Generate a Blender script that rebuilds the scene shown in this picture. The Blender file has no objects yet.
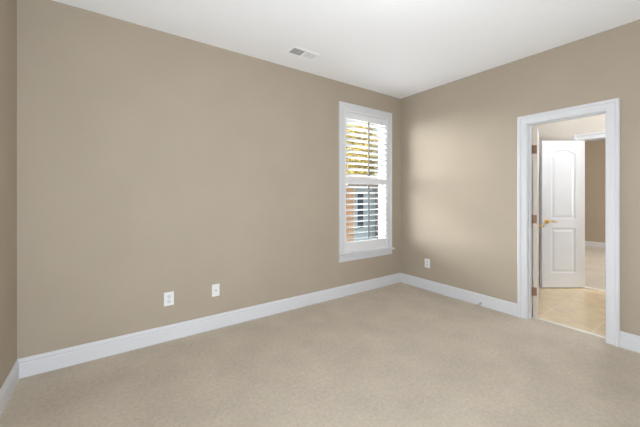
import bpy, bmesh, math, random
from mathutils import Vector, Matrix
from mathutils.geometry import tessellate_polygon

S = bpy.context.scene
C = S.collection
R = math.radians

# ------------------------------------------------------------------ camera
F_PX, HORIZON, YAW = 298.5, 195.5, R(54.75)
CAM = (-3.5657, -2.9558, 1.2914)
cd = bpy.data.cameras.new('camera')
cam = bpy.data.objects.new('camera', cd)
C.objects.link(cam)
cam.location = CAM
cam.rotation_euler = (R(90), 0, YAW - R(90))
cd.sensor_fit = 'HORIZONTAL'
cd.sensor_width = 36
cd.lens = F_PX / 640 * 36
cd.shift_y = (HORIZON - 213.5) / 640
cd.clip_start = 0.02
S.camera = cam

# ------------------------------------------------------------------ light and exposure
S.view_settings.view_transform = 'Standard'
S.view_settings.look = 'None'
S.view_settings.gamma = 1
S.view_settings.use_curve_mapping = False
S.view_settings.exposure = 0.06
SKY, SUN = 0.92, 34.0
DOME, FILL, HALL, BEDROOM = 5, 98, 28, 125
try:
    S.cycles.max_bounces = 14
    S.cycles.diffuse_bounces = 8
    S.cycles.transparent_max_bounces = 16
    S.cycles.use_denoising = True
    S.cycles.sample_clamp_indirect = 6
    S.cycles.caustics_reflective = False
except Exception:
    pass

w = bpy.data.worlds.new('overcast_sky')
S.world = w
w.use_nodes = True
nt = w.node_tree
bg = nt.nodes['Background']
tc = nt.nodes.new('ShaderNodeTexCoord')
sep = nt.nodes.new('ShaderNodeSeparateXYZ')
rp = nt.nodes.new('ShaderNodeValToRGB')
rp.color_ramp.elements[0].position = 0.0
rp.color_ramp.elements[0].color = (0.84, 0.92, 1.0, 1)
rp.color_ramp.elements[1].position = 0.6
rp.color_ramp.elements[1].color = (0.62, 0.78, 1.0, 1)
nt.links.new(tc.outputs['Generated'], sep.inputs[0])
nt.links.new(sep.outputs['Z'], rp.inputs[0])
nt.links.new(rp.outputs[0], bg.inputs['Color'])
bg.inputs['Strength'].default_value = SKY


def lamp(name, kind, loc, energy, color=(1, 1, 1), aim=None, size=None, size_y=None, radius=None, angle=None, spread=None):
    d = bpy.data.lights.new(name, kind)
    d.energy = energy
    d.color = color
    o = bpy.data.objects.new(name, d)
    C.objects.link(o)
    o.location = loc
    if aim is not None:
        o.rotation_euler = Vector(aim).to_track_quat('-Z', 'Y').to_euler()
    if kind == 'AREA':
        d.shape = 'RECTANGLE'
        d.size, d.size_y = size, size_y
        if spread:
            d.spread = spread
    if radius is not None:
        d.shadow_soft_size = radius
    if angle is not None:
        d.angle = angle
    return o


# hazy low sun coming in through the shutters on to the right-hand wall
lamp('sun', 'SUN', (-8, 7, 5), SUN, (0.97, 0.97, 1.0), aim=(1.0, -1.0, -0.50), angle=R(62))
# added fill light low behind the camera, aimed up into the room
lamp('added_fill', 'AREA', (-3.5, -3.5, 0.5), FILL, (0.82, 0.91, 1), aim=(0.5, 0.8, 0.62), size=0.6, size_y=0.6)
# area light for the bedroom beyond the hall, source unseen
lamp('bedroom_light', 'AREA', (4.2, -4.9, 1.6), BEDROOM, (1, 0.98, 0.95), aim=(0, 1, -0.15), size=1.8, size_y=1.4)


# ------------------------------------------------------------------ materials
def mat(name, color, rough=0.5, metal=0.0, noise=0.0, scale=30.0, bump=0.0, bump_scale=200.0, spec=0.5, emit=None):
    m = bpy.data.materials.new(name)
    m.use_nodes = True
    n, l = m.node_tree.nodes, m.node_tree.links
    b = n['Principled BSDF']
    b.inputs['Roughness'].default_value = rough
    b.inputs['Metallic'].default_value = metal
    b.inputs['Specular IOR Level'].default_value = spec
    col = (*color, 1)
    b.inputs['Base Color'].default_value = col
    t = n.new('ShaderNodeTexCoord')
    if noise:
        x = n.new('ShaderNodeTexNoise')
        x.inputs['Scale'].default_value = scale
        x.inputs['Detail'].default_value = 6
        l.new(t.outputs['Object'], x.inputs['Vector'])
        mr = n.new('ShaderNodeMapRange')
        mr.inputs['From Min'].default_value = 0.3
        mr.inputs['From Max'].default_value = 0.7
        mr.inputs['To Min'].default_value = 1 - noise
        mr.inputs['To Max'].default_value = 1 + noise
        l.new(x.outputs['Fac'], mr.inputs['Value'])
        mx = n.new('ShaderNodeVectorMath')
        mx.operation = 'SCALE'
        mx.inputs[0].default_value = color
        l.new(mr.outputs[0], mx.inputs['Scale'])
        l.new(mx.outputs[0], b.inputs['Base Color'])
    if bump:
        x = n.new('ShaderNodeTexNoise')
        x.inputs['Scale'].default_value = bump_scale
        x.inputs['Detail'].default_value = 3
        l.new(t.outputs['Object'], x.inputs['Vector'])
        bp = n.new('ShaderNodeBump')
        bp.inputs['Strength'].default_value = bump
        bp.inputs['Distance'].default_value = 0.002
        l.new(x.outputs['Fac'], bp.inputs['Height'])
        l.new(bp.outputs[0], b.inputs['Normal'])
    if emit:
        b.inputs['Emission Color'].default_value = (*emit[:3], 1)
        b.inputs['Emission Strength'].default_value = emit[3]
    return m


def carpet_material(name, color):
    m = mat(name, color, rough=0.95, spec=0.1)
    n, l = m.node_tree.nodes, m.node_tree.links
    b = n['Principled BSDF']
    b.inputs['Sheen Weight'].default_value = 0.15
    b.inputs['Sheen Roughness'].default_value = 0.6
    t = n.new('ShaderNodeTexCoord')

    def nz(scale, detail, rough):
        x = n.new('ShaderNodeTexNoise')
        x.inputs['Scale'].default_value = scale
        x.inputs['Detail'].default_value = detail
        x.inputs['Roughness'].default_value = rough
        l.new(t.outputs['Object'], x.inputs['Vector'])
        return x

    def rng(src, lo, hi, a, c):
        r = n.new('ShaderNodeMapRange')
        r.inputs['From Min'].default_value = lo
        r.inputs['From Max'].default_value = hi
        r.inputs['To Min'].default_value = a
        r.inputs['To Max'].default_value = c
        l.new(src, r.inputs['Value'])
        return r.outputs[0]

    fine, tuft, broad = nz(330, 2, 0.7), nz(42, 5, 0.7), nz(3.2, 3, 0.55)
    k = n.new('ShaderNodeMath'); k.operation = 'MULTIPLY'
    l.new(rng(fine.outputs['Fac'], 0.3, 0.7, 0.88, 1.12), k.inputs[0])
    l.new(rng(tuft.outputs['Fac'], 0.3, 0.7, 0.87, 1.13), k.inputs[1])
    k2 = n.new('ShaderNodeMath'); k2.operation = 'MULTIPLY'
    l.new(k.outputs[0], k2.inputs[0])
    l.new(rng(broad.outputs['Fac'], 0.3, 0.7, 0.92, 1.08), k2.inputs[1])
    v = n.new('ShaderNodeVectorMath'); v.operation = 'SCALE'
    v.inputs[0].default_value = color
    l.new(k2.outputs[0], v.inputs['Scale'])
    l.new(v.outputs[0], b.inputs['Base Color'])
    bp = n.new('ShaderNodeBump')
    bp.inputs['Strength'].default_value = 0.5
    bp.inputs['Distance'].default_value = 0.006
    l.new(tuft.outputs['Fac'], bp.inputs['Height'])
    bp2 = n.new('ShaderNodeBump')
    bp2.inputs['Strength'].default_value = 0.5
    bp2.inputs['Distance'].default_value = 0.003
    l.new(fine.outputs['Fac'], bp2.inputs['Height'])
    l.new(bp.outputs[0], bp2.inputs['Normal'])
    l.new(bp2.outputs[0], b.inputs['Normal'])
    return m


def tile_material(name):
    m = mat(name, (0.66, 0.5, 0.3), rough=0.3)
    n, l = m.node_tree.nodes, m.node_tree.links
    b = n['Principled BSDF']
    t = n.new('ShaderNodeTexCoord')
    mp = n.new('ShaderNodeMapping')
    mp.inputs['Location'].default_value = (0.25, 1.705, 0)
    l.new(t.outputs['Object'], mp.inputs['Vector'])
    br = n.new('ShaderNodeTexBrick')
    br.offset = 0
    br.inputs['Scale'].default_value = 1
    br.inputs['Brick Width'].default_value = 0.43
    br.inputs['Row Height'].default_value = 0.43
    br.inputs['Mortar Size'].default_value = 0.006
    br.inputs['Mortar Smooth'].default_value = 0.3
    br.inputs['Color1'].default_value = (0.84, 0.69, 0.47, 1)
    br.inputs['Color2'].default_value = (0.87, 0.72, 0.5, 1)
    br.inputs['Mortar'].default_value = (0.92, 0.82, 0.63, 1)
    l.new(mp.outputs[0], br.inputs['Vector'])
    x = n.new('ShaderNodeTexNoise')
    x.inputs['Scale'].default_value = 7
    x.inputs['Detail'].default_value = 8
    l.new(t.outputs['Object'], x.inputs['Vector'])
    r = n.new('ShaderNodeMapRange')
    r.inputs['From Min'].default_value = 0.3
    r.inputs['From Max'].default_value = 0.7
    r.inputs['To Min'].default_value = 0.9
    r.inputs['To Max'].default_value = 1.1
    l.new(x.outputs['Fac'], r.inputs['Value'])
    v = n.new('ShaderNodeVectorMath'); v.operation = 'SCALE'
    l.new(br.outputs['Color'], v.inputs[0])
    l.new(r.outputs[0], v.inputs['Scale'])
    l.new(v.outputs[0], b.inputs['Base Color'])
    return m


def brick_material(name):
    m = mat(name, (0.4, 0.17, 0.09), rough=0.85)
    n, l = m.node_tree.nodes, m.node_tree.links
    t = n.new('ShaderNodeTexCoord')
    mp = n.new('ShaderNodeMapping')
    mp.inputs['Rotation'].default_value = (R(90), 0, 0)
    l.new(t.outputs['Object'], mp.inputs['Vector'])
    br = n.new('ShaderNodeTexBrick')
    br.inputs['Scale'].default_value = 1
    br.inputs['Brick Width'].default_value = 0.2
    br.inputs['Row Height'].default_value = 0.075
    br.inputs['Mortar Size'].default_value = 0.008
    br.inputs['Color1'].default_value = (0.5, 0.25, 0.13, 1)
    br.inputs['Color2'].default_value = (0.42, 0.2, 0.1, 1)
    br.inputs['Mortar'].default_value = (0.5, 0.42, 0.36, 1)
    l.new(mp.outputs[0], br.inputs['Vector'])
    l.new(br.outputs['Color'], n['Principled BSDF'].inputs['Base Color'])
    return m


def siding_material(name, color):
    m = mat(name, color, rough=0.6)
    n, l = m.node_tree.nodes, m.node_tree.links
    t = n.new('ShaderNodeTexCoord')
    wv = n.new('ShaderNodeTexWave')
    wv.wave_type = 'BANDS'
    wv.bands_direction = 'Z'
    wv.wave_profile = 'SAW'
    wv.inputs['Scale'].default_value = 1.6
    l.new(t.outputs['Object'], wv.inputs['Vector'])
    bp = n.new('ShaderNodeBump')
    bp.inputs['Strength'].default_value = 0.6
    bp.inputs['Distance'].default_value = 0.02
    l.new(wv.outputs['Fac'], bp.inputs['Height'])
    l.new(bp.outputs[0], n['Principled BSDF'].inputs['Normal'])
    return m


def glass_material(name, tint=(0.97, 0.985, 0.98)):
    m = bpy.data.materials.new(name)
    m.use_nodes = True
    n, l = m.node_tree.nodes, m.node_tree.links
    n.remove(n['Principled BSDF'])
    tr = n.new('ShaderNodeBsdfTransparent')
    tr.inputs['Color'].default_value = (*tint, 1)
    gl = n.new('ShaderNodeBsdfGlossy')
    gl.inputs['Roughness'].default_value = 0.02
    lw = n.new('ShaderNodeLayerWeight')
    lw.inputs['Blend'].default_value = 0.5
    pw_ = n.new('ShaderNodeMath'); pw_.operation = 'POWER'
    l.new(lw.outputs['Facing'], pw_.inputs[0])
    pw_.inputs[1].default_value = 5
    fr = n.new('ShaderNodeMapRange')
    fr.inputs['To Min'].default_value = 0.03
    fr.inputs['To Max'].default_value = 0.8
    l.new(pw_.outputs[0], fr.inputs['Value'])
    mx = n.new('ShaderNodeMixShader')
    l.new(fr.outputs[0], mx.inputs[0])
    l.new(tr.outputs[0], mx.inputs[1])
    l.new(gl.outputs[0], mx.inputs[2])
    l.new(mx.outputs[0], n['Material Output'].inputs['Surface'])
    return m


M = dict(
    paint=mat('taupe_wall_paint', (0.415, 0.355, 0.280), 0.8, noise=0.025, scale=2.2, bump=0.12, bump_scale=160, spec=0.25),
    cream=mat('cream_wall_paint', (0.61, 0.565, 0.505), 0.8, bump=0.1, bump_scale=160, spec=0.25),
    ceiling=mat('white_ceiling_paint', (0.89, 0.893, 0.91), 0.9, bump=0.08, bump_scale=120, spec=0.2),
    trim=mat('white_semigloss_trim', (0.66, 0.665, 0.69), 0.45),
    door=mat('white_door_paint', (0.70, 0.71, 0.735), 0.4, noise=0.01, scale=6),
    edge=mat('primed_door_edge', (0.62, 0.54, 0.46), 0.6, noise=0.05, scale=12),
    shutter=mat('white_shutter_lacquer', (0.74, 0.74, 0.755), 0.35, noise=0.01, scale=8),
    rod=mat('backlit_dark_rod', (0.10, 0.075, 0.065), 0.5, noise=0.04, scale=30),  # backlit shade put into the rod's colour
    vinyl=mat('white_vinyl', (0.78, 0.79, 0.8), 0.4, noise=0.01, scale=8),
    plastic=mat('white_plastic', (0.80, 0.80, 0.80), 0.35, noise=0.01, scale=40),
    plastic2=mat('pale_grey_plastic', (0.68, 0.70, 0.74), 0.35, noise=0.01, scale=40),
    dark=mat('dark_slot', (0.04, 0.04, 0.045), 0.7, noise=0.05, scale=60),
    steel=mat('brushed_steel', (0.5, 0.5, 0.5), 0.35, 1.0, noise=0.03, scale=90),
    rubber=mat('grey_rubber', (0.42, 0.4, 0.37), 0.8, noise=0.04, scale=90),
    brass=mat('polished_brass', (0.85, 0.62, 0.25), 0.25, 1.0, noise=0.02, scale=60),
    bronze=mat('antique_brass', (0.22, 0.125, 0.075), 0.5, 0.4, noise=0.06, scale=90),
    vent=mat('white_enamel', (0.93, 0.93, 0.94), 0.45, noise=0.01, scale=40),
    duct=mat('dark_duct', (0.4, 0.4, 0.4), 0.8, noise=0.05, scale=20),
    carpet=carpet_material('beige_carpet', (0.575, 0.507, 0.415)),
    carpet2=carpet_material('pale_beige_carpet', (0.57, 0.52, 0.45)),
    tile=tile_material('tan_stone_tile'),
    threshold=mat('pale_marble', (0.9, 0.85, 0.76), 0.3, noise=0.05, scale=14),
    glass=glass_material('clear_glass'),
    shade=mat('frosted_lamp_glass', (0.9, 0.88, 0.82), 0.4, emit=(1, 0.95, 0.86, 2.5)),
    brick=brick_material('orange_brown_brick'),
    siding=siding_material('pale_blue_grey_siding', (0.38, 0.46, 0.57)),
    extpaint=mat('white_exterior_paint', (0.42, 0.44, 0.48), 0.6, noise=0.02, scale=10),
    shingle=mat('grey_brown_shingle', (0.2, 0.16, 0.13), 0.9, noise=0.3, scale=9, bump=0.4, bump_scale=30),
    darkglass=mat('dark_window_pane', (0.03, 0.05, 0.09), 0.08, noise=0.1, scale=2),
    post=mat('brown_timber', (0.10, 0.055, 0.035), 0.7, noise=0.2, scale=8),
    concrete=mat('reflector_concrete', (0.74, 0.73, 0.70), 0.9, noise=0.08, scale=6),
    lawn=mat('lawn', (0.12, 0.17, 0.05), 0.95, noise=0.35, scale=20, bump=0.5, bump_scale=60),
    leaf=mat('yellow_green_leaf', (0.42, 0.33, 0.06), 0.6, noise=0.45, scale=3),
    bark=mat('grey_brown_bark', (0.16, 0.11, 0.08), 0.9, noise=0.3, scale=20, bump=0.5, bump_scale=40),
)


# ------------------------------------------------------------------ helpers
def put(name, bm, m, parent=None, smooth=False):
    bmesh.ops.recalc_face_normals(bm, faces=bm.faces[:])
    me = bpy.data.meshes.new(name)
    bm.to_mesh(me)
    bm.free()
    me.materials.append(m)
    if smooth:
        for p in me.polygons:
            p.use_smooth = True
    o = bpy.data.objects.new(name, me)
    C.objects.link(o)
    if parent:
        o.parent = parent
    return o


def tag(o, label, cat, group=None, kind=None):
    o['label'] = label
    o['category'] = cat
    if group:
        o['group'] = group
    if kind:
        o['kind'] = kind
    return o


def struct(o, label, cat):
    return tag(o, label, cat, kind='structure')


def empty(name, loc=(0, 0, 0), rz=0.0):
    o = bpy.data.objects.new(name, None)
    C.objects.link(o)
    o.location = loc
    o.rotation_euler = (0, 0, rz)
    o.empty_display_size = 0.05
    return o


def box(bm, x0, x1, y0, y1, z0, z1, bevel=0.0):
    vs = [bm.verts.new((x, y, z)) for x in (x0, x1) for y in (y0, y1) for z in (z0, z1)]
    fs = []
    for f in ((0, 1, 3, 2), (4, 6, 7, 5), (0, 4, 5, 1), (2, 3, 7, 6), (0, 2, 6, 4), (1, 5, 7, 3)):
        fs.append(bm.faces.new([vs[i] for i in f]))
    if bevel:
        es = list({e for f in fs for e in f.edges})
        bmesh.ops.bevel(bm, geom=es, offset=bevel, segments=2, affect='EDGES', profile=0.7)
    return bm


def boxes(*bs, bevel=0.0):
    bm = bmesh.new()
    for b in bs:
        box(bm, *b, bevel=bevel)
    return bm


def tube(bm, pts, rad, n=10, caps=True):
    """round bar along a list of points; rad is one radius or one per point"""
    pts = [Vector(p) for p in pts]
    rads = rad if isinstance(rad, (list, tuple)) else [rad] * len(pts)
    rings = []
    up = Vector((0, 0, 1))
    for i, p in enumerate(pts):
        d = (pts[min(i + 1, len(pts) - 1)] - pts[max(i - 1, 0)]).normalized()
        a = d.cross(up)
        if a.length < 1e-3:
            a = d.cross(Vector((1, 0, 0)))
        a.normalize()
        b = d.cross(a)
        rings.append([bm.verts.new(p + (a * math.cos(2 * math.pi * k / n) + b * math.sin(2 * math.pi * k / n)) * rads[i]) for k in range(n)])
    for r0, r1 in zip(rings, rings[1:]):
        for k in range(n):
            bm.faces.new((r0[k], r0[(k + 1) % n], r1[(k + 1) % n], r1[k]))
    if caps:
        bm.faces.new(rings[0])
        bm.faces.new(rings[-1])
    return bm


def sweep(bm, path, profile, to3d, closed=False):
    """path: list of ((u, v), (ou, ov)); profile: list of (w, d); to3d(u, v, d)"""
    rings = []
    for (u, v), (ou, ov) in path:
        rings.append([bm.verts.new(to3d(u + ou * pw, v + ov * pw, d)) for pw, d in profile])
    n = len(profile)
    pairs = list(zip(rings, rings[1:]))
    if closed:
        pairs.append((rings[-1], rings[0]))
    for r0, r1 in pairs:
        for k in range(n):
            j = (k + 1) % n
            bm.faces.new((r0[k], r0[j], r1[j], r1[k]))
    if not closed:
        bm.faces.new(rings[0])
        bm.faces.new(rings[-1])
    return bm


CASING = [(0, 0), (0, 0.010), (0.018, 0.013), (0.056, 0.013), (0.066, 0.021), (0.084, 0.021), (0.090, 0.018), (0.090, 0)]
CASING = [(w_ * 0.96, d_) for w_, d_ in CASING]
BASEBOARD = [(0, 0), (0, 0.015), (0.096, 0.015), (0.100, 0.012), (0.108, 0.012), (0.114, 0.014), (0.120, 0.011),
             (0.128, 0.006), (0.136, 0.005), (0.136, 0)]


def baseboard(name, p0, p1, normal, label, m0=0.0, m1=0.0):
    """p0, p1: floor points on the wall; m0 / m1: +1 shortens that end with the board's depth (inside mitre)"""
    a, b = Vector((*p0, 0)), Vector((*p1, 0))
    t = (b - a).normalized()
    nn = Vector((*normal, 0))
    bm = bmesh.new()
    r0 = [bm.verts.new(a + t * (m0 * d) + nn * d + Vector((0, 0, z))) for z, d in BASEBOARD]
    r1 = [bm.verts.new(b - t * (m1 * d) + nn * d + Vector((0, 0, z))) for z, d in BASEBOARD]
    n = len(BASEBOARD)
    for k in range(n):
        j = (k + 1) % n
        bm.faces.new((r0[k], r0[j], r1[j], r1[k]))
    bm.faces.new(r0)
    bm.faces.new(r1)
    return struct(put(name, bm, M['trim']), label, 'baseboard')


# ------------------------------------------------------------------ the room
H, XL, YB = 2.74, -4.097, -4.3
TW, TA = 0.11, 0.16
# doorway to the hall (clear opening) and doorway on the far side of the hall
DY0, DY1, DZ = -2.262, -1.663, 2.035
HX = 1.884
EY0, EY1, EZ = -2.265, -1.653, 2.065
J = 0.018
# window in the back-left wall (inner edge of casing)
WX0, WX1, WZ0, WZ1 = -1.100, -0.297 + 0.005, 0.535, 2.400
FX = 6.35            # far wall of the bedroom beyond the hall
HY0, HY1 = -2.72, -0.95
BY0, BY1 = -5.0, 0.6


def wall_with_hole(x0, x1, y0, y1, axis, h0, h1, z0, z1):
    """box wall from floor to ceiling with one rectangular hole along axis ('x' or 'y')"""
    bm = bmesh.new()
    if axis == 'x':
        box(bm, x0, h0, y0, y1, 0, H); box(bm, h1, x1, y0, y1, 0, H)
        box(bm, h0, h1, y0, y1, z1, H)
        if z0 > 0:
            box(bm, h0, h1, y0, y1, 0, z0)
    else:
        box(bm, x0, x1, y0, h0, 0, H); box(bm, x0, x1, h1, y1, 0, H)
        box(bm, x0, x1, h0, h1, z1, H)
        if z0 > 0:
            box(bm, x0, x1, h0, h1, 0, z0)
    return bm


struct(put('floor', boxes((XL - 0.12, 0.108, YB - 0.16, 0.0, -0.12, 0.0)), M['carpet']),
       'beige cut pile carpet covering the floor of the empty room', 'floor')
struct(put('ceiling', boxes((XL - 0.12, TW, YB - 0.16, TA, H, H + 0.12)), M['ceiling']),
       'flat white ceiling over the empty carpeted room', 'ceiling')
struct(put('wall_window', wall_with_hole(XL - 0.12, TW, 0, TA, 'x', WX0 - J, WX1 + J, WZ0 - J, WZ1 + J), M['paint']),
       'long taupe wall holding the shuttered window', 'wall')
bm = boxes((0, TW, YB - 0.16, DY0 - J, 0, H), (0, TW, DY0 - J, DY1 + J, DZ + J, H), (0, TW, DY1 + J, 0, 0, H))
struct(put('wall_right', bm, M['paint']),
       'taupe wall holding the open doorway to the tiled hall', 'wall')
struct(put('wall_left', boxes((XL - 0.12, XL, YB - 0.16, 0, 0, H)), M['paint']),
       'narrow strip of taupe wall at the left edge', 'wall')
struct(put('wall_rear', boxes((XL, 0, YB - 0.16, YB, 0, H)), M['paint']),
       'plain taupe wall behind the viewer', 'wall')

# hall beyond the doorway
struct(put('floor_hall', boxes((0.108, HX + TW, HY0, HY1, -0.12, -0.004)), M['tile']),
       'tan stone tile floor of the hall beyond the doorway', 'floor')
struct(put('ceiling_hall', boxes((TW, HX, HY0, HY1, H, H + 0.12)), M['ceiling']),
       'white ceiling of the tiled hall', 'ceiling')
struct(put('wall_hall_far', wall_with_hole(HX, HX + TW, BY0, BY1, 'y', EY0 - J, EY1 + J, 0, EZ + J), M['cream']),
       'cream hall wall above the white panelled door', 'wall')
struct(put('wall_hall_side', boxes((TW, HX, HY1, HY1 + 0.12, 0, H)), M['cream']),
       'cream side wall of the hall behind the open door', 'wall')
struct(put('wall_hall_rear', boxes((TW, HX, HY0 - 0.12, HY0, 0, H)), M['cream']),
       'cream end wall of the hall out of sight past the doorway', 'wall')
# bedroom beyond the hall
struct(put('floor_bedroom', boxes((HX + TW, FX + 0.12, BY0, BY1, -0.12, 0.0)), M['carpet2']),
       'pale carpet floor seen through the second doorway', 'floor')
struct(put('ceiling_bedroom', boxes((HX + TW, FX, BY0, BY1, H, H + 0.12)), M['ceiling']),
       'white ceiling of the room past the hall', 'ceiling')
struct(put('wall_bedroom_far', boxes((FX, FX + 0.12, BY0, BY1, 0, H)), M['paint']),
       'taupe wall seen through the second doorway', 'wall')
struct(put('wall_bedroom_left', boxes((HX + TW, FX, BY1, BY1 + 0.12, 0, H)), M['paint']),
       'taupe side wall of the room past the hall', 'wall')
struct(put('wall_bedroom_right', boxes((HX + TW, FX, BY0 - 0.12, BY0, 0, H)), M['paint']),
       'taupe right-hand wall of the room past the hall', 'wall')

# baseboards
CO = 0.0825           # casing past the clear opening
baseboard('baseboard_window', (XL, 0), (0, 0), (0, -1), 'white baseboard along the long window wall', 1, 1)
baseboard('baseboard_left', (XL, YB), (XL, 0), (1, 0), 'white baseboard along the narrow left wall', 1, 1)
baseboard('baseboard_right', (0, DY1 + CO), (0, 0), (-1, 0), 'white baseboard between the room corner and the doorway', 0, 1)
baseboard('baseboard_right', (0, YB), (0, DY0 - CO), (-1, 0), 'short white baseboard right of the doorway casing', 1, 0)
baseboard('baseboard_rear', (XL, YB), (0, YB), (0, 1), 'white baseboard along the wall behind the viewer', 1, 1)
baseboard('baseboard_bedroom', (FX, BY0), (FX, BY1), (-1, 0), 'white baseboard of the far taupe wall seen through both doorways')
baseboard('baseboard_hall', (HX, EY1 + CO), (HX, HY1), (-1, 0), 'white baseboard in the hall behind the panelled door')

# ------------------------------------------------------------------ doorway trims
def doorway_trim(name, x_face, side, y0, y1, z, depth, label, stop_at):
    """casing on the face at x_face whose room lies on the `side` (-1 / +1) of it, jamb through the wall, casing on the other face"""
    root = empty(name, (0, 0, 0))
    rv = 0.004
    x_back = x_face - side * depth
    for k, (xf, sd) in enumerate(((x_face, side), (x_back, -side))):
        bm = bmesh.new()
        path = [((y0 - rv, 0), (-1, 0)), ((y0 - rv, z + rv), (-1, 1)), ((y1 + rv, z + rv), (1, 1)), ((y1 + rv, 0), (1, 0))]
        sweep(bm, path, CASING, lambda u, v, d: (xf + sd * d, u, v))
        put('door_casing', bm, M['trim'], root)
    xa, xb = min(x_face, x_back), max(x_face, x_back)
    put('door_jamb', boxes((xa, xb, y0 - J, y0, 0, z), (xa, xb, y1, y1 + J, 0, z), (xa, xb, y0 - J, y1 + J, z, z + J)), M['trim'], root)
    s0, s1 = stop_at
    put('door_stop_strip', boxes((s0, s1, y0, y0 + 0.010, 0, z - 0.010), (s0, s1, y1 - 0.010, y1, 0, z - 0.010),
                                 (s0, s1, y0, y1, z - 0.010, z)), M['trim'], root)
    return struct(root, label, 'door frame')


doorway_trim('trim_1', 0.0, -1, DY0, DY1, DZ, TW, 'white moulded frame of the near doorway in the taupe wall', (0.038, 0.073))
doorway_trim('trim_2', HX, -1, EY0, EY1, EZ, TW, 'white frame of the second doorway on the far side of the hall', (HX + 0.04, HX + 0.075))
struct(put('trim_3', boxes((0.098, 0.140, DY0, DY1, -0.02, 0.006), bevel=0.002), M['threshold']),
       'thin pale strip where carpet meets tile in the near doorway', 'threshold')
struct(put('trim_4', boxes((HX - 0.03, HX + 0.09, EY0, EY1, -0.02, 0.004), bevel=0.002), M['threshold']),
       'pale threshold strip under the second doorway', 'threshold')


# ------------------------------------------------------------------ doors
def door_leaf(width, height, side, z0=0.010):
    """moulded two panel slab with an arched top panel; local x along the leaf, thickness in local y on the given side of the pin"""
    a, b = (0.008, 0.043) if side > 0 else (-0.043, -0.008)
    x0, x1, zt = 0.004, width, z0 + height
    sx0, sx1 = x0 + 0.125, x1 - 0.125

    def panel(zb, zt_, arch, inset):
        xa, xb = sx0 + inset, sx1 - inset
        zb, zt_ = zb + inset, zt_ - inset
        pts = [(xa, zb), (xb, zb), (xb, zt_ - arch)]
        if arch:
            for k in range(1, 14):
                t = k / 14
                pts.append((xb + (xa - xb) * t, zt_ - arch + arch * math.sin(math.pi * t)))
        pts.append((xa, zt_ - arch))
        return pts

    specs = [(z0 + 0.20, z0 + 0.83, 0.0), (z0 + 0.955, z0 + height - 0.13, 0.055)]
    bm = bmesh.new()
    outer = [(x0, z0), (x1, z0), (x1, zt), (x0, zt)]
    rims = []
    for yy, sgn in ((a, 1), (b, -1)):           # sgn: direction into the slab
        loops = [[bm.verts.new((x, yy, z)) for x, z in outer]]
        for zb, zt_, arch in specs:
            loops.append([bm.verts.new((x, yy, z)) for x, z in panel(zb, zt_, arch, 0)])
        flat = [v for lp in loops for v in lp]
        for tri in tessellate_polygon([[Vector((v.co.x, v.co.z, 0)) for v in lp] for lp in loops]):
            try:
                bm.faces.new([flat[i] for i in tri])
            except ValueError:
                pass
        for (zb, zt_, arch), lp in zip(specs, loops[1:]):
            prev = lp
            for inset, deep in ((0.008, 0.006), (0.014, 0.008), (0.030, 0.008), (0.052, 0.002)):
                ring = [bm.verts.new((x, yy + sgn * deep, z)) for x, z in panel(zb, zt_, arch, inset)]
                n = len(ring)
                for k in range(n):
                    j = (k + 1) % n
                    bm.faces.new((prev[k], prev[j], ring[j], ring[k]))
                prev = ring
            bm.faces.new(prev)
        rims.append(loops[0])
    for k in (0, 1, 2):                          # the hinge edge is a face of its own below
        j = (k + 1) % 4
        bm.faces.new((rims[0][k], rims[0][j], rims[1][j], rims[1][k]))
    k, j = 3, 0
    f = bm.faces.new((rims[0][k], rims[0][j], rims[1][j], rims[1][k]))
    f.material_index = 1
    return bm, (a, b)


def lever_set(parent, width, ab, z=0.93):
    for yy, s in ((ab[0], -1), (ab[1], 1)):
        cx = width - 0.060
        bm = bmesh.new()
        tube(bm, [(cx, yy, z), (cx, yy + s * 0.006, z), (cx, yy + s * 0.010, z)], [0.031, 0.031, 0.024], 20)
        rose = put('door_rose', bm, M['brass'], parent, smooth=False)
        bm = bmesh.new()
        tube(bm, [(cx, yy + s * 0.009, z), (cx, yy + s * 0.045, z)], 0.010, 12)
        tube(bm, [(cx + 0.010, yy + s * 0.047, z), (cx - 0.02, yy + s * 0.049, z + 0.002), (cx - 0.06, yy + s * 0.050, z + 0.001),
                  (cx - 0.095, yy + s * 0.048, z - 0.004), (cx - 0.112, yy + s * 0.044, z - 0.004)], [0.010, 0.011, 0.009, 0.008, 0.006], 12)
        put('door_lever', bm, M['brass'], parent, smooth=True)


def hinge(parent, z, ab, jamb_dir):
    """butt hinge at the pin (local origin); jamb_dir is the local direction of the leaf lying on the jamb"""
    bm = bmesh.new()
    h = 0.089
    tube(bm, [(0, 0, z - h / 2), (0, 0, z + h / 2)], 0.0075, 12)
    for k in (-1, 1):
        tube(bm, [(0, 0, z + k * h / 2), (0, 0, z + k * (h / 2 + 0.006))], [0.0055, 0.003], 10)
    knuckle = put('hinge', bm, M['bronze'], parent)
    bm = bmesh.new()
    lo, hi = (0.002, ab[1] - 0.004) if ab[1] > 0 else (ab[0] + 0.004, -0.002)
    box(bm, 0.0015, 0.0050, lo, hi, z - h / 2, z + h / 2)
    put('hinge_leaf', bm, M['bronze'], knuckle)
    jd = Vector((*jamb_dir, 0)).normalized()
    side = jd.cross(Vector((0, 0, 1)))
    bm = bmesh.new()
    pts = []
    for s, e in ((0.003, -0.001), (0.036, -0.001), (0.036, 0.0015), (0.003, 0.0015)):
        pts.append(jd * s + side * e)
    v0 = [bm.verts.new((p.x, p.y, z - h / 2)) for p in pts]
    v1 = [bm.verts.new((p.x, p.y, z + h / 2)) for p in pts]
    for k in range(4):
        j = (k + 1) % 4
        bm.faces.new((v0[k], v0[j], v1[j], v1[k]))
    bm.faces.new(v0); bm.faces.new(v1)
    put('hinge_leaf', bm, M['bronze'], knuckle)


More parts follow.
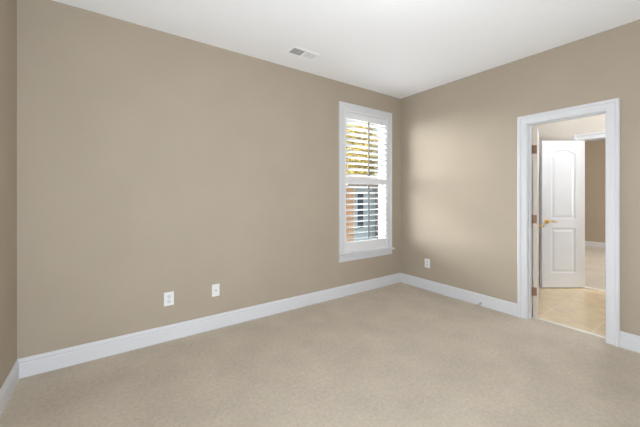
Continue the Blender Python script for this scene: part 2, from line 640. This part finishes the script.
def door(name, pin, rot, side, width, height, label, hinge_z):
    root = empty(name, (pin[0], pin[1], 0), rot)
    bm, ab = door_leaf(width, height, side)
    o = put('door_panel', bm, M['door'], root)
    o.data.materials.append(M['edge'])
    lever_set(root, width, ab)
    # the jamb leaf runs from the pin towards the room side of the wall (world direction), turned into local space
    jw = Vector((-1, 0)) if side < 0 else Vector((1, 0))
    c, s = math.cos(-rot), math.sin(-rot)
    jl = (jw.x * c - jw.y * s, jw.x * s + jw.y * c)
    for z in hinge_z:
        hinge(root, z, ab, jl)
    return struct(root, label, 'door')


door('door_1', (0.118, DY1 - 0.001), R(17.0), -1, 0.593, 2.015, 'white door swung open into the hall and seen edge-on', (0.27, 1.04, 1.78))
door('door_2', (HX - 0.008, EY1 - 0.001), R(145.2), 1, 0.600, 2.045, 'white two panel door with arched top standing ajar across the hall', (0.27, 1.04, 1.78))

# ------------------------------------------------------------------ the shuttered window
win = empty('window_1', (0, 0, 0))
bm = boxes((WX0 - J, WX0, 0, TA, WZ0 - J, WZ1 + J), (WX1, WX1 + J, 0, TA, WZ0 - J, WZ1 + J),
           (WX0, WX1, 0, TA, WZ1, WZ1 + J), (WX0, WX1, 0, TA, WZ0 - J, WZ0))
put('window_frame', bm, M['trim'], win)
bm = bmesh.new()
path = [((WX0, WZ0), (-1, 0)), ((WX0, WZ1), (-1, 1)), ((WX1, WZ1), (1, 1)), ((WX1, WZ0), (1, 0))]
sweep(bm, path, CASING, lambda u, v, d: (u, -d, v))
put('window_casing', bm, M['trim'], win)
put('window_sill', boxes((WX0 - 0.115, WX1 + 0.115, -0.048, 0.02, WZ0 - 0.022, WZ0), bevel=0.006), M['trim'], win)
bm = bmesh.new()
prof = [(0, 0), (0, 0.012), (0.010, 0.016), (0.055, 0.016), (0.066, 0.011), (0.072, 0.010), (0.072, 0)]
sweep(bm, [((WX0 - 0.090, WZ0 - 0.094), (0, 1)), ((WX1 + 0.090, WZ0 - 0.094), (0, 1))], prof, lambda u, v, d: (u, -d, v))
put('apron', bm, M['trim'], win)
ZM = 1.484
for nm, y0, z0, z1 in (('sash', 0.105, ZM - 0.02, WZ1), ('sash', 0.075, WZ0, ZM + 0.02)):
    t = 0.035
    s = put(nm, boxes((WX0, WX0 + t, y0, y0 + 0.03, z0, z1), (WX1 - t, WX1, y0, y0 + 0.03, z0, z1),
                      (WX0 + t, WX1 - t, y0, y0 + 0.03, z0, z0 + t), (WX0 + t, WX1 - t, y0, y0 + 0.03, z1 - t, z1)), M['vinyl'], win)
    put('glass', boxes((WX0 + t, WX1 - t, y0 + 0.013, y0 + 0.017, z0 + t, z1 - t)), M['glass'], s)
struct(win, 'white cased window in the long taupe wall', 'window')

# plantation shutter inside the casing
sh = empty('plantation_shutter', ((WX0 + WX1) / 2, 0.012, WZ0))
SW, SH = (WX1 - WX0), (WZ1 - WZ0)
hx = SW / 2
LX = 0.3675           # half length of a louvre
z_lo0, z_lo1, z_up0, z_up1 = 0.145, 0.908, 0.990, 1.757
fr = 0.022
put('shutter_frame', boxes((-hx, -hx + fr, -0.026, 0.020, 0, SH), (hx - fr, hx, -0.026, 0.020, 0, SH),
                           (-hx + fr, hx - fr, -0.026, 0.020, SH - fr, SH), (-hx + fr, hx - fr, -0.026, 0.020, 0, fr), bevel=0.003), M['shutter'], sh)
g = 0.003
pw = hx - fr - g
for sx in (-1, 1):
    a, b = sorted((sx * pw, sx * LX))
    put('stile', boxes((a, b, -0.014, 0.014, fr + g, SH - fr - g), bevel=0.003), M['shutter'], sh)
for z0, z1 in ((fr + g, z_lo0), (z_lo1, z_up0), (z_up1, SH - fr - g)):
    put('rail', boxes((-LX, LX, -0.0135, 0.0135, z0, z1), bevel=0.003), M['shutter'], sh)


def louver_mesh(half, chord, thick, tilt, n=14):
    bm = bmesh.new()
    rings = []
    for x in (-half, half):
        ring = []
        for k in range(n):
            a = 2 * math.pi * k / n
            y, z = math.cos(a) * chord / 2, math.sin(a) * thick / 2
            ring.append(bm.verts.new((x, y * math.cos(tilt) - z * math.sin(tilt), y * math.sin(tilt) + z * math.cos(tilt))))
        rings.append(ring)
    for k in range(n):
        j = (k + 1) % n
        bm.faces.new((rings[0][k], rings[0][j], rings[1][j], rings[1][k]))
    bm.faces.new(rings[0]); bm.faces.new(rings[1])
    return bm


for z0, z1, tilt in ((z_lo0, z_lo1, R(-13)), (z_up0, z_up1, R(-13))):
    n = 10
    pitch = (z1 - z0) / n
    first = None
    for k in range(n):
        if first is None:
            first = put('louver', louver_mesh(LX - 0.0015, 0.083, 0.0105, tilt), M['shutter'], sh, smooth=True)
            o = first
        else:
            o = first.copy()
            C.objects.link(o)
            o.parent = sh
        o.location = (0, 0, z0 + pitch * (k + 0.5))
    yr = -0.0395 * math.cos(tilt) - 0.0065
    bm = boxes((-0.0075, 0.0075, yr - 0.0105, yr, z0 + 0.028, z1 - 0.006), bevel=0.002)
    put('tilt_rod', bm, M['rod'], sh)['label'] = 'thin tilt rod darkened in colour as if backlit'
tag(sh, 'white plantation shutter with open louvers in two tiers in the window', 'shutter')

# ------------------------------------------------------------------ ceiling vent
vx0, vx1, vy0, vy1 = -2.118, -1.776, -0.460, -0.282
vent = empty('ceiling_vent', ((vx0 + vx1) / 2, (vy0 + vy1) / 2, H))
vw, vd = (vx1 - vx0) / 2, (vy1 - vy0) / 2
ix, iy = 0.142, 0.060
bm = bmesh.new()
prof = [(0, -0.002), (0, 0.0065), (0.004, 0.0075), (0.024, 0.0030), (0.029, 0.0), (0.029, -0.002)]
sweep(bm, [((-ix, -iy), (-1, -1)), ((ix, -iy), (1, -1)), ((ix, iy), (1, 1)), ((-ix, iy), (-1, 1))], prof,
      lambda u, v, d: (u, v, -d), closed=True)
box(bm, -0.007, 0.007, -iy, iy, -0.0075, -0.001)
put('frame', bm, M['vent'], vent)
put('backing', boxes((-ix, ix, -iy, iy, -0.0015, -0.0005)), M['duct'], vent)
for x0, x1, tilt in ((-ix, -0.007, R(-42)), (0.007, ix, R(14))):
    n = 10
    for k in range(n):
        cx = x0 + (x1 - x0) * (k + 0.5) / n
        bm = bmesh.new()
        t, hgt = 0.0006, 0.0058
        vs = []
        for yy in (-iy, iy):
            for a, b in ((-t, -hgt), (t, -hgt), (t, hgt), (-t, hgt)):
                vs.append(bm.verts.new((cx + a * math.cos(tilt) - b * math.sin(tilt), yy, -0.0045 + (a * math.sin(tilt) + b * math.cos(tilt)) * 0.6)))
        for f in ((0, 1, 2, 3), (4, 5, 6, 7), (0, 1, 5, 4), (1, 2, 6, 5), (2, 3, 7, 6), (3, 0, 4, 7)):
            bm.faces.new([vs[i] for i in f])
        put('slat', bm, M['vent'], vent)
tag(vent, 'white rectangular air vent in the ceiling above the window wall', 'vent')


# ------------------------------------------------------------------ wall plates
def plate_mesh(wd, ht):
    bm = bmesh.new()
    rings = []
    for ins, d in ((0, 0.0), (0, 0.003), (0.003, 0.006), (0.006, 0.0068)):
        x, z = wd / 2 - ins, ht / 2 - ins
        rings.append([bm.verts.new((sx * x, -d, sz * z)) for sx, sz in ((-1, -1), (1, -1), (1, 1), (-1, 1))])
    for r0, r1 in zip(rings, rings[1:]):
        for k in range(4):
            j = (k + 1) % 4
            bm.faces.new((r0[k], r0[j], r1[j], r1[k]))
    bm.faces.new(rings[0]); bm.faces.new(rings[-1])
    return bm


def disc(bm, cx, cz, y0, y1, r, n=16, squash=1.0, flat=None):
    a = []
    for yy in (y0, y1):
        ring = []
        for k in range(n):
            t = 2 * math.pi * k / n
            z = math.sin(t) * r
            if flat:
                z = max(-flat, min(flat, z))
            ring.append(bm.verts.new((cx + math.cos(t) * r * squash, yy, cz + z)))
        a.append(ring)
    for k in range(n):
        j = (k + 1) % n
        bm.faces.new((a[0][k], a[0][j], a[1][j], a[1][k]))
    bm.faces.new(a[0]); bm.faces.new(a[1])


def power_outlet(loc, rz, label):
    root = empty('power_outlet', loc, rz)
    put('cover_plate', plate_mesh(0.080, 0.120), M['plastic'], root)
    for s in (-1, 1):
        bm = bmesh.new()
        disc(bm, 0, s * 0.0225, -0.0095, -0.004, 0.0205, 24, flat=0.0165)
        rec = put('socket', bm, M['plastic2'], root)
        bm = boxes((-0.0085, -0.0060, -0.0100, -0.0090, s * 0.0225 + 0.001, s * 0.0225 + 0.010),
                   (0.0060, 0.0085, -0.0100, -0.0090, s * 0.0225 + 0.002, s * 0.0225 + 0.009))
        disc(bm, 0, s * 0.0225 - 0.007, -0.0100, -0.0090, 0.0028, 12)
        put('slots', bm, M['dark'], rec)
    bm = bmesh.new()
    disc(bm, 0, 0, -0.0085, -0.006, 0.0035, 12)
    put('screw', bm, M['steel'], root)
    return tag(root, label, 'outlet', 'duplex power outlets')


power_outlet((-3.1295, -0.0002, 0.369), 0, 'white power outlet on the long window wall, lower plate of the pair')
power_outlet((-0.0002, -0.4615, 0.3625), R(-90), 'white power outlet under the light patch on the doorway wall')
cx = empty('cable_outlet', (-2.719, -0.0002, 0.371))
put('cover_plate', plate_mesh(0.072, 0.116), M['plastic'], cx)
bm = bmesh.new()
disc(bm, 0, 0, -0.010, -0.006, 0.0085, 6)
disc(bm, 0, 0, -0.019, -0.010, 0.0050, 14)
jk = put('coax_jack', bm, M['steel'], cx)
bm = bmesh.new()
disc(bm, 0, 0, -0.0195, -0.0188, 0.0030, 12)
put('jack_hole', bm, M['dark'], jk)
for s in (-1, 1):
    bm = bmesh.new()
    disc(bm, 0, s * 0.042, -0.0085, -0.006, 0.0033, 12)
    put('screw', bm, M['plastic2'], cx)
tag(cx, 'white cable plate with one small round jack on the window wall', 'cable outlet')

# ------------------------------------------------------------------ spring door stop on the baseboard
ds = empty('door_stop', (-0.015, -1.19, 0.030))
bm = bmesh.new()
tube(bm, [(0, 0, 0), (-0.004, 0, 0), (-0.007, 0, 0)], [0.012, 0.012, 0.008], 14)
put('base', bm, M['steel'], ds)
bm = bmesh.new()
pts, rad = [], 0.0052
turns, length = 16, 0.062
for k in range(turns * 8 + 1):
    a = 2 * math.pi * k / 8
    t = k / (turns * 8)
    pts.append((-0.006 - length * t, rad * math.cos(a), rad * math.sin(a) - 0.012 * t * t))
tube(bm, pts, 0.0014, 5)
put('spring', bm, M['steel'], ds, smooth=True)
bm = bmesh.new()
tube(bm, [(-0.067, 0, -0.012), (-0.070, 0, -0.0125), (-0.078, 0, -0.014), (-0.081, 0, -0.0145)], [0.0065, 0.0075, 0.0075, 0.005], 12)
put('tip', bm, M['rubber'], ds)
tag(ds, 'small grey spring door stop on the baseboard of the doorway wall', 'door stop')


# ------------------------------------------------------------------ lamps of the rooms
def dome_lamp(loc, label, energy, color):
    root = empty('ceiling_lamp', loc)
    bm = bmesh.new()
    tube(bm, [(0, 0, 0), (0, 0, -0.018), (0, 0, -0.024)], [0.165, 0.165, 0.155], 40)
    put('base', bm, M['brass'], root)
    bm = bmesh.new()
    pr = [(0.150, -0.024), (0.146, -0.045), (0.125, -0.075), (0.085, -0.096), (0.035, -0.106), (0.004, -0.108)]
    tube(bm, [(0, 0, z) for r, z in pr], [r for r, z in pr], 40)
    put('lamp_shade', bm, M['shade'], root, smooth=True)
    tag(root, label, 'ceiling lamp')
    lamp('ceiling_lamp_light', 'POINT', (loc[0], loc[1], loc[2] - 0.27), energy, color, radius=0.13)


dome_lamp((-2.10, -1.95, H), 'round white dome lamp on the ceiling of the carpeted room', DOME, (1, 0.98, 0.96))
dome_lamp((0.95, -2.15, H), 'round white dome lamp on the ceiling of the tiled hall', HALL, (0.9, 0.95, 1))

# ------------------------------------------------------------------ outside the window
struct(put('ground', boxes((-25, 30, TA + 0.01, 40, -1.12, -1.0)), M['lawn']), 'green lawn outside the window', 'lawn')

struct(put('reflector', boxes((-9, 3.2, TA + 0.3, 5.6, -1.02, -0.97)), M['concrete']), 'added unseen pale driveway below the window', 'reflector')  # unseen slab added to bounce daylight up through the louvers

hs = empty('neighbor_house', (7.0, 6.0, -1.0))
put('wall', boxes((-3.1, 6.0, 0, 5, 0, 2.72)), M['siding'], hs)
put('brick_pier', boxes((-3.14, -2.68, -0.10, 0.5, 0, 2.70)), M['brick'], hs)['label'] = 'orange-brown brick corner'
put('corner_board', boxes((-2.68, -2.56, -0.05, 0.05, 0, 2.70)), M['extpaint'], hs)
wn = put('window', boxes((-2.50, -2.44, -0.06, 0.02, 0.9, 2.5), (-2.10, -2.04, -0.06, 0.02, 0.9, 2.5),
                         (-2.44, -2.10, -0.06, 0.02, 0.9, 0.97), (-2.44, -2.10, -0.06, 0.02, 2.43, 2.5), (-2.44, -2.10, -0.05, 0.02, 1.68, 1.73)), M['extpaint'], hs)
put('pane', boxes((-2.44, -2.10, -0.03, -0.01, 0.97, 2.43)), M['darkglass'], wn)
put('porch_post', boxes((-1.56, -1.38, -0.35, -0.19, 0, 2.70)), M['post'], hs)['label'] = 'brown timber porch post'
put('siding_panel', boxes((-1.22, 5.9, -0.05, 0.0, 0, 2.70)), M['extpaint'], hs)['label'] = 'white boarded wall section'
bm = bmesh.new()
pr = [(-0.7, 2.66), (-0.7, 2.80), (2.5, 3.35), (5.7, 2.80), (5.7, 2.66)]
r0 = [bm.verts.new((-3.5, y, z)) for y, z in pr]
r1 = [bm.verts.new((6.4, y, z)) for y, z in pr]
for k in range(5):
    j = (k + 1) % 5
    bm.faces.new((r0[k], r0[j], r1[j], r1[k]))
bm.faces.new(r0); bm.faces.new(r1)
put('roof', bm, M['shingle'], hs)
tag(hs, 'neighbouring house with brick corner and low roof seen through the lower louvers', 'house')


def tree(loc, height, crown, n_clumps, label, seed):
    rnd = random.Random(seed)
    root = empty('leafy_tree', loc)
    bm = bmesh.new()
    top = Vector((0.1, 0, height * 0.62))
    tube(bm, [(0, 0, 0), (0.03, 0.02, height * 0.3), top], [0.16, 0.13, 0.08], 10)
    clumps = []
    for k in range(n_clumps):
        while True:
            p = Vector((rnd.uniform(-1, 1), rnd.uniform(-1, 1), rnd.uniform(-1, 1)))
            if p.length < 1:
                break
        c = Vector((p.x * crown[0], p.y * crown[0], height * 0.66 + p.z * crown[1]))
        clumps.append(c)
        s = Vector((0.05, 0.02, height * rnd.uniform(0.3, 0.6)))
        tube(bm, [s, (s + c) / 2 + Vector((0, 0, 0.1)), c], [0.045, 0.028, 0.010], 6)
    put('trunk', bm, M['bark'], root, smooth=True)
    bm = bmesh.new()
    for c in clumps:
        for k in range(95):
            p = c + Vector((rnd.gauss(0, 0.24), rnd.gauss(0, 0.24), rnd.gauss(0, 0.2)))
            d = Vector((rnd.gauss(0, 1), rnd.gauss(0, 1), rnd.gauss(0, 0.7))).normalized()
            e = d.cross(Vector((rnd.gauss(0, 1), rnd.gauss(0, 1), rnd.gauss(0, 1)))).normalized()
            l, wd = rnd.uniform(0.09, 0.15), rnd.uniform(0.04, 0.06)
            up = d.cross(e) * 0.012
            v = [bm.verts.new(p - d * l / 2), bm.verts.new(p + e * wd + up), bm.verts.new(p + d * l / 2), bm.verts.new(p - e * wd + up)]
            bm.faces.new((v[0], v[1], v[2])); bm.faces.new((v[0], v[2], v[3]))
    put('foliage', bm, M['leaf'], root)
    return tag(root, label, 'tree')


tree((11.9, 13.6, -1.0), 8.0, (2.0, 2.6), 150, 'yellow-green leafy tree seen through the upper louvers', 4)
